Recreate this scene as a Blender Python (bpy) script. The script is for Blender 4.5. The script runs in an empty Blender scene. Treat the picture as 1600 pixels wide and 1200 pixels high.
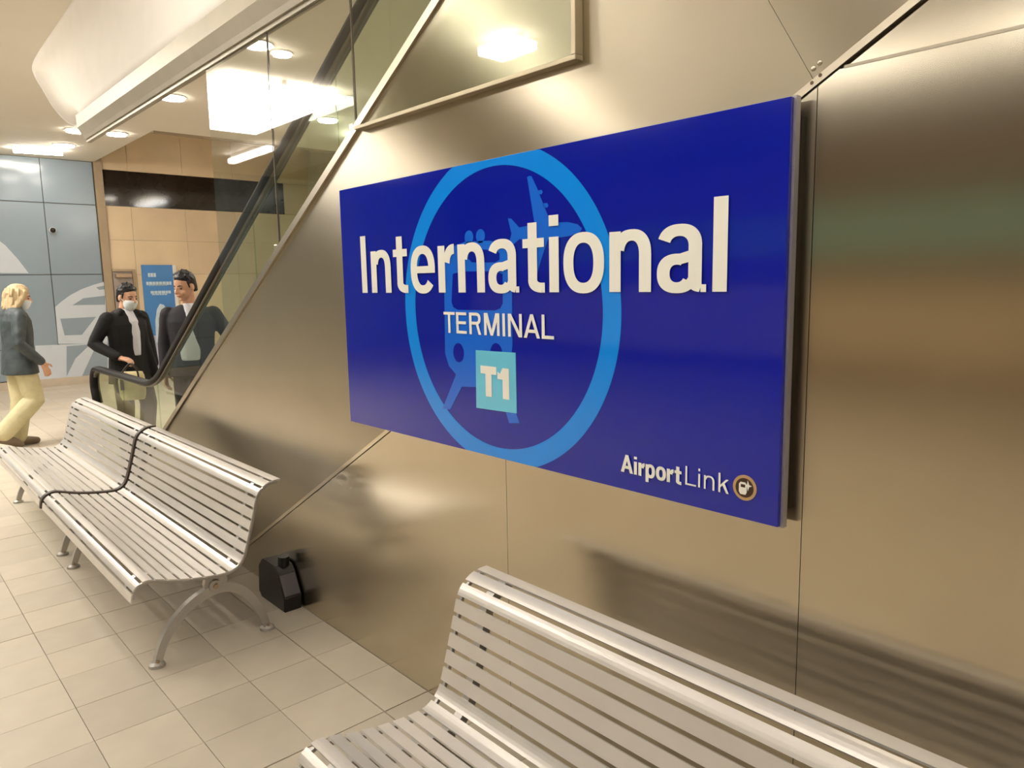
import bpy, bmesh, math, random
import numpy as np
from mathutils import Vector, Matrix
from mathutils.geometry import tessellate_polygon
random.seed(7)
SC = bpy.context.scene
COL = SC.collection

# ------------------------------------------------------------------ camera
CAM = Vector((0.0, -1.552, 1.6))
RX = Vector((0.67113826, 0.74109095, -0.01891134))      # camera right in the room
RD = Vector((0.08974151, -0.10654012, -0.9902503))      # camera down
RF = Vector((-0.73588035, 0.66289774, -0.13800977))     # camera forward
cam = bpy.data.cameras.new('camera')
cam.sensor_fit = 'HORIZONTAL'; cam.sensor_width = 36.0
cam.lens = 36.0 * 1148.0 / 1600.0
cam.clip_start = 0.02; cam.clip_end = 100
camo = bpy.data.objects.new('camera', cam); COL.objects.link(camo)
M = Matrix((RX, -RD, -RF)).transposed().to_4x4(); M.translation = CAM
camo.matrix_world = M
SC.camera = camo

# ------------------------------------------------------------------ world, exposure
w = bpy.data.worlds.new('world'); SC.world = w; w.use_nodes = True
w.node_tree.nodes['Background'].inputs[0].default_value = (1.0, 0.93, 0.82, 1)
w.node_tree.nodes['Background'].inputs[1].default_value = 0.15
SC.view_settings.view_transform = 'Standard'
SC.view_settings.look = 'None'
SC.view_settings.gamma = 1.0
SC.view_settings.use_curve_mapping = False
SC.view_settings.exposure = 0.0
LAMP = 24.0            # radiance of the platform's light panels
SC.cycles.transparent_max_bounces = 24
SC.cycles.sample_clamp_indirect = 8.0
SC.cycles.caustics_reflective = False

def ray(px, py):
    return RX * (px - 800) + RD * (py - 600) + RF * 1148.0
def on_y(px, py, y):
    d = ray(px, py); return CAM + d * ((y - CAM.y) / d.y)
def on_x(px, py, x):
    d = ray(px, py); return CAM + d * ((x - CAM.x) / d.x)
def on_z(px, py, z):
    d = ray(px, py); return CAM + d * ((z - CAM.z) / d.z)

# ------------------------------------------------------------------ materials
def srgb(r, g, b):
    f = lambda c: (c / 255) / 12.92 if c / 255 <= 0.04045 else ((c / 255 + 0.055) / 1.055) ** 2.4
    return (f(r), f(g), f(b), 1)
MATS = {}
def mat(name, rgb, rough=0.5, metal=0.0, var=0.06, scale=6.0, bump=0.0, bscale=40.0, aniso=0.0, coat=0.0,
        emit=0.0, obj_var=0.0, stretch=None, spec=0.5):
    if name in MATS: return MATS[name]
    m = bpy.data.materials.new(name); m.use_nodes = True
    nt = m.node_tree; N = nt.nodes; L = nt.links
    b = N['Principled BSDF']
    b.inputs['Roughness'].default_value = rough
    b.inputs['Metallic'].default_value = metal
    b.inputs['Specular IOR Level'].default_value = spec
    tc = N.new('ShaderNodeTexCoord'); mp = N.new('ShaderNodeMapping')
    L.new(tc.outputs['Object'], mp.inputs[0])
    if stretch: mp.inputs['Scale'].default_value = stretch
    nz = N.new('ShaderNodeTexNoise'); nz.inputs['Scale'].default_value = scale; nz.inputs['Detail'].default_value = 4
    L.new(mp.outputs[0], nz.inputs[0])
    rgbc = srgb(*rgb)
    cr = N.new('ShaderNodeValToRGB')
    lo = [c * (1 - var) for c in rgbc[:3]] + [1]; hi = [min(1, c * (1 + var)) for c in rgbc[:3]] + [1]
    cr.color_ramp.elements[0].position = 0.3; cr.color_ramp.elements[0].color = lo
    cr.color_ramp.elements[1].position = 0.7; cr.color_ramp.elements[1].color = hi
    L.new(nz.outputs['Fac'], cr.inputs[0])
    out = cr.outputs[0]
    if obj_var:
        oi = N.new('ShaderNodeObjectInfo')
        mr = N.new('ShaderNodeMapRange'); mr.inputs[3].default_value = 1 - obj_var; mr.inputs[4].default_value = 1 + obj_var * 0.6
        L.new(oi.outputs['Random'], mr.inputs[0])
        hs = N.new('ShaderNodeHueSaturation'); L.new(mr.outputs[0], hs.inputs['Value']); L.new(out, hs.inputs['Color'])
        out = hs.outputs[0]
    L.new(out, b.inputs['Base Color'])
    if coat:
        b.inputs['Coat Weight'].default_value = coat; b.inputs['Coat Roughness'].default_value = 0.05
    if emit:
        L.new(out, b.inputs['Emission Color']); b.inputs['Emission Strength'].default_value = emit
    if aniso:
        b.inputs['Anisotropic'].default_value = aniso
        tg = N.new('ShaderNodeTangent'); tg.direction_type = 'UV_MAP'; tg.uv_map = 'UVMap'
        L.new(tg.outputs[0], b.inputs['Tangent'])
    if bump:
        n2 = N.new('ShaderNodeTexNoise'); n2.inputs['Scale'].default_value = bscale; n2.inputs['Detail'].default_value = 2
        L.new(mp.outputs[0], n2.inputs[0])
        bp = N.new('ShaderNodeBump'); bp.inputs['Strength'].default_value = 1.0; bp.inputs['Distance'].default_value = bump
        L.new(n2.outputs['Fac'], bp.inputs['Height']); L.new(bp.outputs[0], b.inputs['Normal'])
    MATS[name] = m
    return m

def glass_mat(name, tint, ior=1.5, boost=0.0):
    m = bpy.data.materials.new(name); m.use_nodes = True
    nt = m.node_tree; N = nt.nodes; L = nt.links; N.clear()
    o = N.new('ShaderNodeOutputMaterial'); mx = N.new('ShaderNodeMixShader')
    fr = N.new('ShaderNodeFresnel'); fr.inputs[0].default_value = ior
    t = N.new('ShaderNodeBsdfTransparent'); t.inputs[0].default_value = (*tint, 1)
    g = N.new('ShaderNodeBsdfGlossy'); g.inputs['Roughness'].default_value = 0.02
    # faint smudges on the panes
    nz = N.new('ShaderNodeTexNoise'); nz.inputs['Scale'].default_value = 2.0
    ad = N.new('ShaderNodeMath'); ad.operation = 'MULTIPLY_ADD'; ad.inputs[1].default_value = 0.04; ad.inputs[2].default_value = boost
    L.new(nz.outputs['Fac'], ad.inputs[0])
    a2 = N.new('ShaderNodeMath'); a2.operation = 'ADD'; a2.use_clamp = True
    L.new(fr.outputs[0], a2.inputs[0]); L.new(ad.outputs[0], a2.inputs[1])
    ge = N.new('ShaderNodeNewGeometry'); iv = N.new('ShaderNodeMath'); iv.operation = 'SUBTRACT'; iv.inputs[0].default_value = 1.0
    L.new(ge.outputs['Backfacing'], iv.inputs[1])
    mu = N.new('ShaderNodeMath'); mu.operation = 'MULTIPLY'; L.new(a2.outputs[0], mu.inputs[0]); L.new(iv.outputs[0], mu.inputs[1])
    L.new(mu.outputs[0], mx.inputs[0]); L.new(t.outputs[0], mx.inputs[1]); L.new(g.outputs[0], mx.inputs[2])
    L.new(mx.outputs[0], o.inputs[0])
    MATS[name] = m; return m

STEEL = mat('brushed_steel', (206, 196, 176), 0.2, 1.0, 0.03, 3.0, bump=0.0015, bscale=0.8, aniso=0.8)
STEEL_T = mat('brushed_steel_diagonal', (180, 170, 150), 0.30, 1.0, 0.03, 3.0, bump=0.004, bscale=0.9, aniso=0.92)
STEEL_TRIM = mat('steel_trim', (196, 186, 166), 0.33, 1.0, 0.03)
DARK_GAP = mat('dark_joint', (92, 80, 62), 0.7)
ALU = mat('bench_aluminium', (218, 212, 205), 0.34, 0.35, 0.03, 9.0)
ALU_LEG = mat('bench_cast_metal', (186, 182, 176), 0.4, 0.6, 0.05)
RUBBER = mat('black_rubber', (24, 20, 18), 0.5, 0.0, 0.1, spec=0.3)
BLACKP = mat('black_plastic', (22, 16, 17), 0.35)
LABELG = mat('grey_label', (96, 90, 94), 0.4)
GLASS = glass_mat('clear_glass', (0.93, 0.95, 0.92), 1.5, 0.02)
GLASSG = glass_mat('balustrade_glass', (0.86, 0.92, 0.84), 1.32, 0.0)
PLASTER = mat('white_plaster', (226, 220, 210), 0.75, 0, 0.02)
CEIL = mat('ceiling_paint', (228, 222, 208), 0.8, 0, 0.02, 1.0)
CEILD = mat('dark_ceiling_metal', (150, 138, 118), 0.5, 0, 0.1)
TILE = mat('floor_tile', (202, 190, 170), 0.5, 0, 0.05, 5.0, obj_var=0.08)
GROUT = mat('grout', (160, 143, 117), 0.8)
BLUEW = mat('blue_grey_panel', (140, 154, 164), 0.14, 0, 0.03, 1.5)
MURAL = mat('mural_pale', (196, 203, 210), 0.25, 0, 0.02)
TANW = mat('sandstone_panel', (214, 192, 158), 0.5, 0, 0.06, 2.5, obj_var=0.05)
TRIMT = mat('tan_trim', (156, 138, 112), 0.45)
DARKWIN = mat('dark_window_glass', (38, 30, 24), 0.08, 0, 0.05)
DOORG = mat('grey_door', (150, 138, 128), 0.45)
BRASSY = mat('handle_metal', (190, 165, 140), 0.3, 1.0)
LAMPM = mat('lamp_diffuser', (255, 251, 245), 0.6, 0, 0.0, emit=LAMP)
LAMPS = mat('lamp_diffuser_dim', (255, 250, 242), 0.6, 0, 0.0, emit=LAMP * 0.52)
DOWNM = mat('downlight_lens', (255, 244, 230), 0.6, 0, 0.0, emit=45.0)
LRING = mat('lamp_ring', (225, 220, 212), 0.4)
SKIN = mat('skin', (214, 164, 132), 0.5, 0, 0.05, 20)

# ------------------------------------------------------------------ mesh helpers
def link(name, me, m=None, parent=None, smooth=False):
    o = bpy.data.objects.new(name, me); COL.objects.link(o)
    if m is not None and not me.materials: me.materials.append(m)
    if parent is not None: o.parent = parent
    if smooth:
        for p in me.polygons: p.use_smooth = True
    return o
def from_bm(name, bm, m, parent=None, smooth=False, origin=None):
    me = bpy.data.meshes.new(name)
    bmesh.ops.recalc_face_normals(bm, faces=bm.faces)
    if origin is not None: bmesh.ops.translate(bm, vec=-Vector(origin), verts=bm.verts)
    bm.to_mesh(me); bm.free()
    o = link(name, me, m, parent, smooth)
    if origin is not None: o.location = origin
    return o
def tag(o, label=None, cat=None, group=None, kind=None):
    if label: o['label'] = label
    if cat: o['category'] = cat
    if group: o['group'] = group
    if kind: o['kind'] = kind
    return o
def empty(name, loc=(0, 0, 0), rz=0.0):
    o = bpy.data.objects.new(name, None); COL.objects.link(o)
    o.location = loc; o.rotation_euler = (0, 0, rz); o.empty_display_size = 0.1
    return o
def sub(o, parent):
    """parent o under parent keeping its place (parents are unrotated or share the same frame)"""
    o.parent = parent; o.location = Vector(o.location) - Vector(parent.location); return o
def box_bm(bm, a, b, bevel=0.0):
    a, b = [min(x, y) for x, y in zip(a, b)], [max(x, y) for x, y in zip(a, b)]
    r = bmesh.ops.create_cube(bm, size=1)
    vs = r['verts']
    for v in vs: v.co = Vector([a[i] + (v.co[i] + 0.5) * (b[i] - a[i]) for i in range(3)])
    if bevel:
        es = list({e for v in vs for e in v.link_edges})
        bmesh.ops.bevel(bm, geom=es, offset=bevel, segments=2, affect='EDGES', profile=0.5)
def box(name, a, b, m, parent=None, bevel=0.0):
    bm = bmesh.new(); box_bm(bm, a, b, bevel); return from_bm(name, bm, m, parent)
def add_prism(bm, pts, ext):
    """polygon (3-D points) pushed along ext"""
    e = Vector(ext)
    v0 = [bm.verts.new(Vector(p)) for p in pts]; v1 = [bm.verts.new(Vector(p) + e) for p in pts]
    bm.faces.new(v0); bm.faces.new(v1[::-1])
    n = len(pts)
    for i in range(n): bm.faces.new((v0[i], v0[(i + 1) % n], v1[(i + 1) % n], v1[i]))
def prism(name, pts, ext, m, parent=None):
    bm = bmesh.new()
    if len(pts) <= 4: add_prism(bm, pts, ext)
    else:
        e = Vector(ext); P = [Vector(p) for p in pts]; n = len(P)
        v0 = [bm.verts.new(p) for p in P]; v1 = [bm.verts.new(p + e) for p in P]
        for t in tessellate_polygon([P]):
            bm.faces.new([v0[i] for i in t]); bm.faces.new([v1[i] for i in t][::-1])
        for i in range(n): bm.faces.new((v0[i], v0[(i + 1) % n], v1[(i + 1) % n], v1[i]))
    return from_bm(name, bm, m, parent)
def add_tube(bm, pts, r, seg=12, ry=None, up=Vector((0, 0, 1)), caps=True):
    pts = [Vector(p) for p in pts]; n = len(pts); rings = []
    for i, p in enumerate(pts):
        t = (pts[min(i + 1, n - 1)] - pts[max(i - 1, 0)]).normalized()
        s = t.cross(up); s = s.normalized() if s.length > 1e-5 else Vector((1, 0, 0))
        u = s.cross(t)
        rr = r[i] if isinstance(r, (list, tuple)) else r
        r2 = rr if ry is None else (ry[i] if isinstance(ry, (list, tuple)) else ry)
        rings.append([bm.verts.new(p + s * rr * math.cos(2 * math.pi * k / seg) + u * r2 * math.sin(2 * math.pi * k / seg)) for k in range(seg)])
    for a, b in zip(rings, rings[1:]):
        for k in range(seg): bm.faces.new((a[k], a[(k + 1) % seg], b[(k + 1) % seg], b[k]))
    if caps: bm.faces.new(rings[0][::-1]); bm.faces.new(rings[-1])
def add_cyl(bm, c, axis, r, h, seg=24):
    ax = Vector(axis).normalized(); add_tube(bm, [Vector(c), Vector(c) + ax * h], r, seg, up=Vector((0.1, 0.9, 0.4)))
def cyl(name, c, axis, r, h, m, parent=None, seg=24):
    bm = bmesh.new(); add_cyl(bm, c, axis, r, h, seg); return from_bm(name, bm, m, parent)

def panel(name, poly, y0, y1, m, parent, udir=(1, 0)):
    """a cladding sheet in the wall plane; poly in (x, z); UV u-axis along udir for the brushing"""
    o = prism(name, [(x, y0, z) for x, z in poly], (0, y1 - y0, 0), m, parent)
    me = o.data; uv = me.uv_layers.new(name='UVMap'); ux, uz = udir
    for l in me.loops:
        c = me.vertices[l.vertex_index].co; uv.data[l.index].uv = (c.x * ux + c.z * uz, -c.x * uz + c.z * ux)
    return o

# ================================================================== SETTING
# ---- floor
floor = box('floor', (-15, -10.2, -0.12), (7, 6.0, -0.012), GROUT); tag(floor, kind='structure', label='beige tiled station floor')
T = 0.284
def add_far_floor():
    m = mat('far_floor_tile', (200, 184, 162), 0.42, 0, 0.05, 2.0)
    nt = m.node_tree; N = nt.nodes; L = nt.links; b = N['Principled BSDF']
    tc = N.new('ShaderNodeTexCoord'); br = N.new('ShaderNodeTexBrick')
    br.offset = 0; br.inputs['Scale'].default_value = 1.0 / T
    br.inputs['Brick Width'].default_value = 1.0; br.inputs['Row Height'].default_value = 1.0; br.inputs['Mortar Size'].default_value = 0.008
    br.inputs['Color1'].default_value = srgb(203, 190, 170); br.inputs['Color2'].default_value = srgb(193, 180, 160); br.inputs['Mortar'].default_value = srgb(160, 144, 120)
    L.new(tc.outputs['Object'], br.inputs[0]); L.new(br.outputs[0], b.inputs['Base Color'])
    return m
FAR = add_far_floor()
XJ = [-2.256 + T * k for k in range(-34, 5)]
YJ = [-0.2 - T * k for k in range(0, 7)]
xa, xb, yb = XJ[0], XJ[-1], YJ[-1]
for a, b in (((-15, yb, -0.012), (xa, 6, 0)), ((xa, 0.0, -0.012), (7, 6, 0)), ((-15, -10.2, -0.012), (7, yb, 0)), ((xb, yb, -0.012), (7, 0.0, 0))):
    o = box('tile_field', a, b, FAR, floor); o['kind'] = 'stuff'
tile_me = {}
edges_y = [0.0] + YJ
for i in range(len(XJ) - 1):
    for j in range(len(edges_y) - 1):
        x0, x1 = XJ[i], XJ[i + 1]; y1, y0 = edges_y[j], edges_y[j + 1]
        g = 0.0012; big = 0.0026
        gx0 = big if (i - 34) % 6 == 0 else g; gx1 = big if (i - 33) % 6 == 0 else g
        gy1 = big if j == 1 else g; gy0 = big if j == 0 else g
        key = (round(y1 - y0, 3), gx0, gx1, gy0, gy1)
        if key not in tile_me:
            bm = bmesh.new()
            box_bm(bm, (-T / 2 + gx0, -(y1 - y0) / 2 + gy0, -0.012), (T / 2 - gx1, (y1 - y0) / 2 - gy1, 0.0))
            me = bpy.data.meshes.new('tile'); bm.to_mesh(me); bm.free(); me.materials.append(TILE); tile_me[key] = me
        o = link('tile', tile_me[key], None, floor)
        o.location = ((x0 + x1) / 2, (y0 + y1) / 2, random.uniform(-0.0006, 0.0))

# ---- steel-clad escalator side wall (plane y = 0)
wall = tag(empty('wall_right'), 'brushed stainless steel clad side of the escalator', kind='structure')
TOP = lambda x: 0.666 + 0.5785 * (x + 5.216)            # upper edge of the truss cladding
SEAM = lambda x: 1.980 + 0.5735 * (x + 0.806)           # seam between truss and lower cladding
backing = prism('backing', [(-6.36, 0.012, 0), (4.0, 0.012, 0), (4.0, 0.012, 4.6), (1.6, 0.012, 4.6), (-6.36, 0.012, TOP(-6.36))], (0, 0.03, 0), DARK_GAP, wall)
G = 0.0009
def lower(x0, x1, z0=0.004, ztop=None):
    xs0, xs1 = x0 + G, x1 - G
    f = lambda x: SEAM(x) - 0.020 if ztop is None else min(ztop, SEAM(x) - 0.020)
    pts = [(xs0, z0), (xs1, z0), (xs1, f(xs1))]
    if ztop is not None and SEAM(xs1) - 0.02 > ztop:
        xc = -0.806 + (ztop + 0.02 - 1.980) / 0.5735
        if xc > xs0: pts.append((xc, ztop))
    if f(xs0) > z0 + 0.01: pts.append((xs0, f(xs0)))
    panel('panel', pts, 0.0, 0.012, STEEL, wall)
lower(-4.22, -1.76); lower(-1.76, -0.754)
lower(-0.754, 0.9, ztop=2.015); lower(0.9, 2.5, ztop=2.015); lower(2.5, 4.0, ztop=2.015)
panel('panel', [(-0.69, 2.020), (0.9, 2.020), (0.9, SEAM(0.9) - 0.02)], 0.0, 0.012, STEEL, wall)
panel('panel', [(0.904, 2.020), (4.0, 2.020), (4.0, SEAM(4.0) - 0.02), (0.904, SEAM(0.9) - 0.02)], 0.0, 0.012, STEEL, wall)
box('seam_strip', (-0.70, -0.0015, 2.0145), (4.0, 0.004, 2.0205), STEEL_TRIM, wall)
# truss sheets, brushed across the slope, split square to the slope
sl = Vector((math.cos(math.radians(29.9)), math.sin(math.radians(29.9)))); nr = Vector((-sl.y, sl.x))
def truss(s0, s1, first=False):
    base = Vector((-0.80, SEAM(-0.80)))
    def lo(s): p = base + sl * s; return (p.x, p.y + 0.004)
    def hi(s):
        p = base + sl * s; k = 0.0
        for _ in range(40):
            q = p + nr * k
            k += (TOP(q.x) - q.y) * 0.6
        q = p + nr * k; return (q.x, q.y)
    if first:
        e = hi(s1); pts = [(-6.36, 0.006), (-4.235, 0.006), lo(s1), e, (-6.36, 0.008)]
        pts = [(-6.35, 0.005), (-4.24, 0.005), lo(s1), e]
    else:
        pts = [lo(s0 + G), lo(s1 - G), hi(s1 - G), hi(s0 + G)]
    panel('panel', pts, 0.0, 0.012, STEEL_T, wall, (0.5, -0.866))
truss(0, 0.04, True); truss(0.04, 2.6); truss(2.6, 5.2)
# seam cover strip (set slightly proud) and the light angle along the top edge
panel('cover_strip', [(-4.20, SEAM(-4.20) - 0.016), (4.0, SEAM(4.0) - 0.016), (4.0, SEAM(4.0) + 0.002), (-4.20, SEAM(-4.20) + 0.002)], -0.004, 0.010, mat('strip_bright', (226, 216, 194), 0.3, 1.0), wall, sl)
t1 = panel('trim_1', [(-6.36, TOP(-6.36)), (2.0, TOP(2.0)), (2.0, TOP(2.0) + 0.036), (-6.36, TOP(-6.36) + 0.036)], -0.012, 0.05, STEEL_TRIM, None, sl)
tag(t1, 'pale steel angle trim along the sloping top of the cladding', kind='structure')
for px, py in ((1271, 107), (1281, 98)):
    p = on_y(px, py, 0); bm = bmesh.new(); bmesh.ops.create_uvsphere(bm, u_segments=12, v_segments=8, radius=0.0055)
    for v in bm.verts: v.co = Vector((v.co.x, v.co.y * 0.6, v.co.z)) + Vector((p.x, 0, p.z))
    from_bm('screw', bm, STEEL_TRIM, wall, True)
for px, py in ((1283, 118), (1270, 130)):
    p = on_y(px, py, 0); cyl('screw', (p.x, -0.0045, p.z), (0, 1, 0), 0.004, 0.004, mat('screw_dark', (110, 96, 76), 0.4, 0.8), wall, 12)

# ---- framed triangular glass guard standing proud of the truss cladding
gd = tag(empty('guard_screen', (-1.425, 0, 2.195)), 'triangular glass guard with slim steel frame above the blue sign', 'glass guard')
GFR = mat('guard_frame', (176, 164, 138), 0.4, 0.7)
def gpart(o): return sub(o, gd)
x_a = -5.216 + (2.195 - 0.666) / 0.5785; y_f = -0.032
gpart(prism('pane', [(x_a + 0.05, -0.02, 2.20), (-1.43, -0.02, 2.20), (-1.43, -0.02, TOP(-1.43) - 0.03), (-1.9, -0.02, TOP(-1.9) - 0.03)], (0, 0.008, 0), GLASS))
gpart(box('frame_rail', (x_a + 0.01, y_f, 2.186), (-1.41, 0.0, 2.200), GFR, None, 0.002))
gpart(box('frame_post', (-1.426, y_f, 2.1995), (-1.41, 0.0, 2.86), GFR, None, 0.002))

# ---- glazing on top of the cladding up to the bulkhead beam
for k, (x0, x1) in enumerate(((-4.15, -3.39), (-3.39, -2.64), (-2.64, -1.89), (-1.89, -1.70))):
    z1 = 2.755
    if x1 == -1.70: x1 = -5.216 + (2.70 - 0.045 - 0.666) / 0.5785
    pts = [(x0 + 0.004, 0.02, TOP(x0) + 0.04), (x1 - 0.004, 0.02, min(TOP(x1) + 0.04, z1 - 0.005)), (x1 - 0.004, 0.02, z1), (x0 + 0.004, 0.02, z1)]
    g = tag(prism('glass_pane', pts, (0, 0.010, 0), GLASS),
            ['clear glass pane with the free left edge over the escalator handrail', 'second clear glass pane over the sloping steel edge, between dark joints',
             'third clear glass pane narrowing towards the top right over the steel edge', 'small topmost glass corner pane over the steel edge'][k], 'glass pane', 'glass panes above the steel cladding')
for k, x in enumerate((-3.39, -2.64)):
    box('joint_seal', (x - 0.004, 0.021, TOP(x) + 0.05), (x + 0.003, 0.029, 2.754), DARK_GAP, bpy.data.objects['glass_pane' if k == 0 else 'glass_pane.001'])
    box('clamp', (x - 0.03, 0.008, TOP(x) + 0.05), (x + 0.003, 0.04, TOP(x) + 0.075), STEEL_TRIM, bpy.data.objects['glass_pane' if k == 0 else 'glass_pane.001'], 0.004)

# ---- ceiling, bulkhead and beam
CZ = 3.75
c1 = box('ceiling', (-15, -5.0, CZ), (7, 1.86, CZ + 0.15), CEIL); tag(c1, 'flat beige painted station ceiling', kind='structure')
box('soffit', (-11.05, 1.86, CZ), (7, 6.0, CZ + 0.15), CEIL, c1)
box('fascia', (-11.15, 1.86, CZ - 0.02), (-11.05, 6.0, 4.5), TRIMT, c1)
box('recess_soffit', (-15, 1.86, 4.36), (-11.1, 6.0, 4.5), CEIL, c1)
box('recess_side', (-14.4, 1.86, CZ + 0.15), (-11.1, 1.90, 4.4), CEIL, c1)
box('track_soffit', (-15, -10.2, CZ - 0.02), (7, -5.0, CZ + 0.15), CEILD, c1)
# bulkhead: flat face above the beam that ends in a curved, fading fan
NU = 60
Us = []; Ls = []
upper = [(3.0, -0.03), (-2.0, -0.03), (-5.0, -0.03), (-6.34, -0.02), (-7.2, 0.0), (-8.44, 0.04), (-9.0, 0.14), (-9.6, 0.32), (-10.3, 0.53), (-11.0, 0.78), (-11.4, 0.98)]
low = [(3.0, -0.02), (-1.4, -0.02), (-3.8, -0.02), (-4.8, -0.02), (-5.4, -0.02), (-6.1, -0.02), (-6.4, -0.02), (-6.6, -0.01), (-6.69, 0.01), (-6.72, 0.05), (-6.72, 0.12)]
bm = bmesh.new(); grid = []
def lerp_list(pts, n):
    out = []
    for i in range(n + 1):
        f = i / n * (len(pts) - 1); a = int(min(f, len(pts) - 2)); t = f - a
        p0 = pts[max(a - 1, 0)]; p1 = pts[a]; p2 = pts[a + 1]; p3 = pts[min(a + 2, len(pts) - 1)]
        out.append(tuple(0.5 * (2 * p1[c] + (p2[c] - p0[c]) * t + (2 * p0[c] - 5 * p1[c] + 4 * p2[c] - p3[c]) * t * t + (3 * p1[c] - p0[c] - 3 * p2[c] + p3[c]) * t ** 3) for c in range(len(p1))))
    return out
UU = lerp_list(upper, NU); LL = lerp_list(low, NU)
for (ux, uy), (lx, ly) in zip(UU, LL):
    row = []
    for k in range(13):
        t = k / 12.0; s = t * t * (3 - 2 * t) * 0.35 + t * 0.65
        row.append(bm.verts.new((lx + (ux - lx) * s, ly + (uy - ly) * s, 2.93 + (CZ + 0.01 - 2.93) * (1 - (1 - t) ** 1.25))))
    grid.append(row)
for a, b in zip(grid, grid[1:]):
    for k in range(12): bm.faces.new((a[k], b[k], b[k + 1], a[k + 1]))
blk = from_bm('trim_2', bm, PLASTER, None, True)
sm = blk.modifiers.new('thick', 'SOLIDIFY'); sm.thickness = 0.03; sm.offset = 0
tag(blk, 'white curved plaster bulkhead above the glass', kind='structure')
bm = bmesh.new()
prof = [(-0.045, 2.955), (-0.045, 2.86), (-0.01, 2.80), (0.0, 2.775), (0.012, 2.775), (0.012, 2.755), (0.045, 2.755), (0.045, 2.80), (0.08, 2.955)]
add_prism(bm, [(-6.72, y, z) for y, z in prof], (9.7, 0, 0))
bmx = from_bm('trim_3', bm, mat('beam_paint', (172, 164, 146), 0.45, 0.2)); tag(bmx, 'grey stepped beam carrying the glass under the bulkhead', kind='structure')

# ---- back wall: blue-grey mural panels, sandstone beyond
XB = -14.3
wb = tag(box('wall_back', (XB - 0.25, -10.2, -0.1), (XB - 0.03, 6.0, 4.6), DARK_GAP), 'far end wall of blue-grey panels and sandstone', kind='structure')
ycol = [1.83, 1.06, -0.15, -1.36, -2.57, -3.8, -5.0, -6.2, -7.4, -8.6, -9.8]
zrow = [0.14, 0.655, 1.86, 3.03, 3.745]
for a, b in zip(ycol, ycol[1:]):
    for c, d in zip(zrow, zrow[1:]):
        box('panel', (XB - 0.03, b + 0.006, c + 0.006), (XB, a - 0.006, d - 0.006), BLUEW, wb)
box('baseboard', (XB - 0.03, -9.8, 0.0), (XB + 0.02, 1.84, 0.13), mat('plinth', (190, 176, 156), 0.5), wb)
box('corner_post', (XB - 0.03, 1.84, 0), (XB + 0.04, 1.97, 4.36), TRIMT, wb)
ys = [1.98, 2.38, 3.3, 4.22, 5.14, 6.0]; zs = [0.1, 0.95, 1.85, 2.45, 3.03]
for a, b in zip(ys, ys[1:]):
    for c, d in zip(zs, zs[1:]):
        box('panel', (XB - 0.03, a + 0.002, c + 0.002), (XB, b - 0.002, d - 0.002), TANW, wb)
    box('panel', (XB - 0.03, a + 0.002, 3.64), (XB, b - 0.002, 4.36), TANW, wb)
box('baseboard', (XB - 0.03, 1.98, 0), (XB + 0.015, 6.0, 0.1), TRIMT, wb)
win = tag(box('window_1', (XB - 0.03, 1.98, 3.034), (XB - 0.012, 5.25, 3.636), DARKWIN), 'dark strip window high in the sandstone wall', kind='structure')
box('panel', (XB - 0.03, 5.252, 3.034), (XB, 6.0, 3.636), TANW, wb)
# pale train mural on the panels
def mural(pts, m, lift):
    poly = [on_x(px, py, XB) for px, py in pts]
    return prism('mural_shape', [(XB + lift, p.y, p.z) for p in poly], (-0.002, 0, 0), m, wb)
mural([(-40, 352), (-15, 366), (8, 383), (28, 405), (45, 427), (-40, 426)], MURAL, 0.003)
mural([(86, 480), (96, 471), (110, 461), (127, 452), (146, 445), (164, 440), (168, 537), (91, 537)], MURAL, 0.003)
mural([(113, 477), (130, 466), (164, 462), (164, 476)], BLUEW, 0.005)
mural([(150, 449), (164, 446), (164, 452), (155, 453)], BLUEW, 0.005)
mural([(94, 498), (150, 495), (128, 523), (101, 524)], BLUEW, 0.005)
mural([(55, 540), (168, 536), (172, 590), (58, 594)], MURAL, 0.003)
mural([(104, 541), (141, 538), (118, 560), (104, 588)], BLUEW, 0.005)
mural([(150, 540), (168, 538), (168, 588), (128, 588)], BLUEW, 0.005)
p = on_x(82, 360, XB)
dm = tag(empty('dome_camera', (XB, p.y, p.z)), 'small dark round fitting on the blue-grey wall', 'camera')
bm = bmesh.new(); add_cyl(bm, (0, 0, 0), (1, 0, 0), 0.05, 0.03); from_bm('base', bm, LRING, dm)
bm = bmesh.new(); bmesh.ops.create_uvsphere(bm, u_segments=16, v_segments=10, radius=0.043); bmesh.ops.translate(bm, vec=(0.04, 0, 0), verts=bm.verts); from_bm('dome', bm, BLACKP, dm, True)
# grey door leaf and blue poster on the sandstone
dr = tag(empty('door_1', (XB, 2.02, 0)), 'narrow grey door with a closer beside the corner post', kind='structure')
sub(box('leaf', (XB - 0.01, 1.985, 0.01), (XB + 0.03, 2.30, 1.90), DOORG, None, 0.004), dr)
sub(box('door_frame', (XB - 0.01, 2.302, 0.0), (XB + 0.045, 2.345, 1.945), TRIMT, None, 0.003), dr)
sub(box('door_frame', (XB - 0.01, 1.975, 1.902), (XB + 0.045, 2.30, 1.945), TRIMT, None, 0.003), dr)
sub(box('door_closer', (XB + 0.03, 2.02, 1.80), (XB + 0.09, 2.28, 1.87), BRASSY, None, 0.008), dr)
ps = tag(empty('poster', (XB, 2.72, 0.1)), 'tall blue poster with pale lettering and a pale figure on the sandstone wall', 'poster')
PB = mat('poster_blue', (70, 128, 190), 0.35, 0, 0.04); PW = mat('poster_pale', (190, 208, 220), 0.35); PG = mat('poster_lilac', (176, 178, 196), 0.35); PGR = mat('poster_green', (130, 160, 156), 0.35, 0, 0.2, 14)
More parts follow.
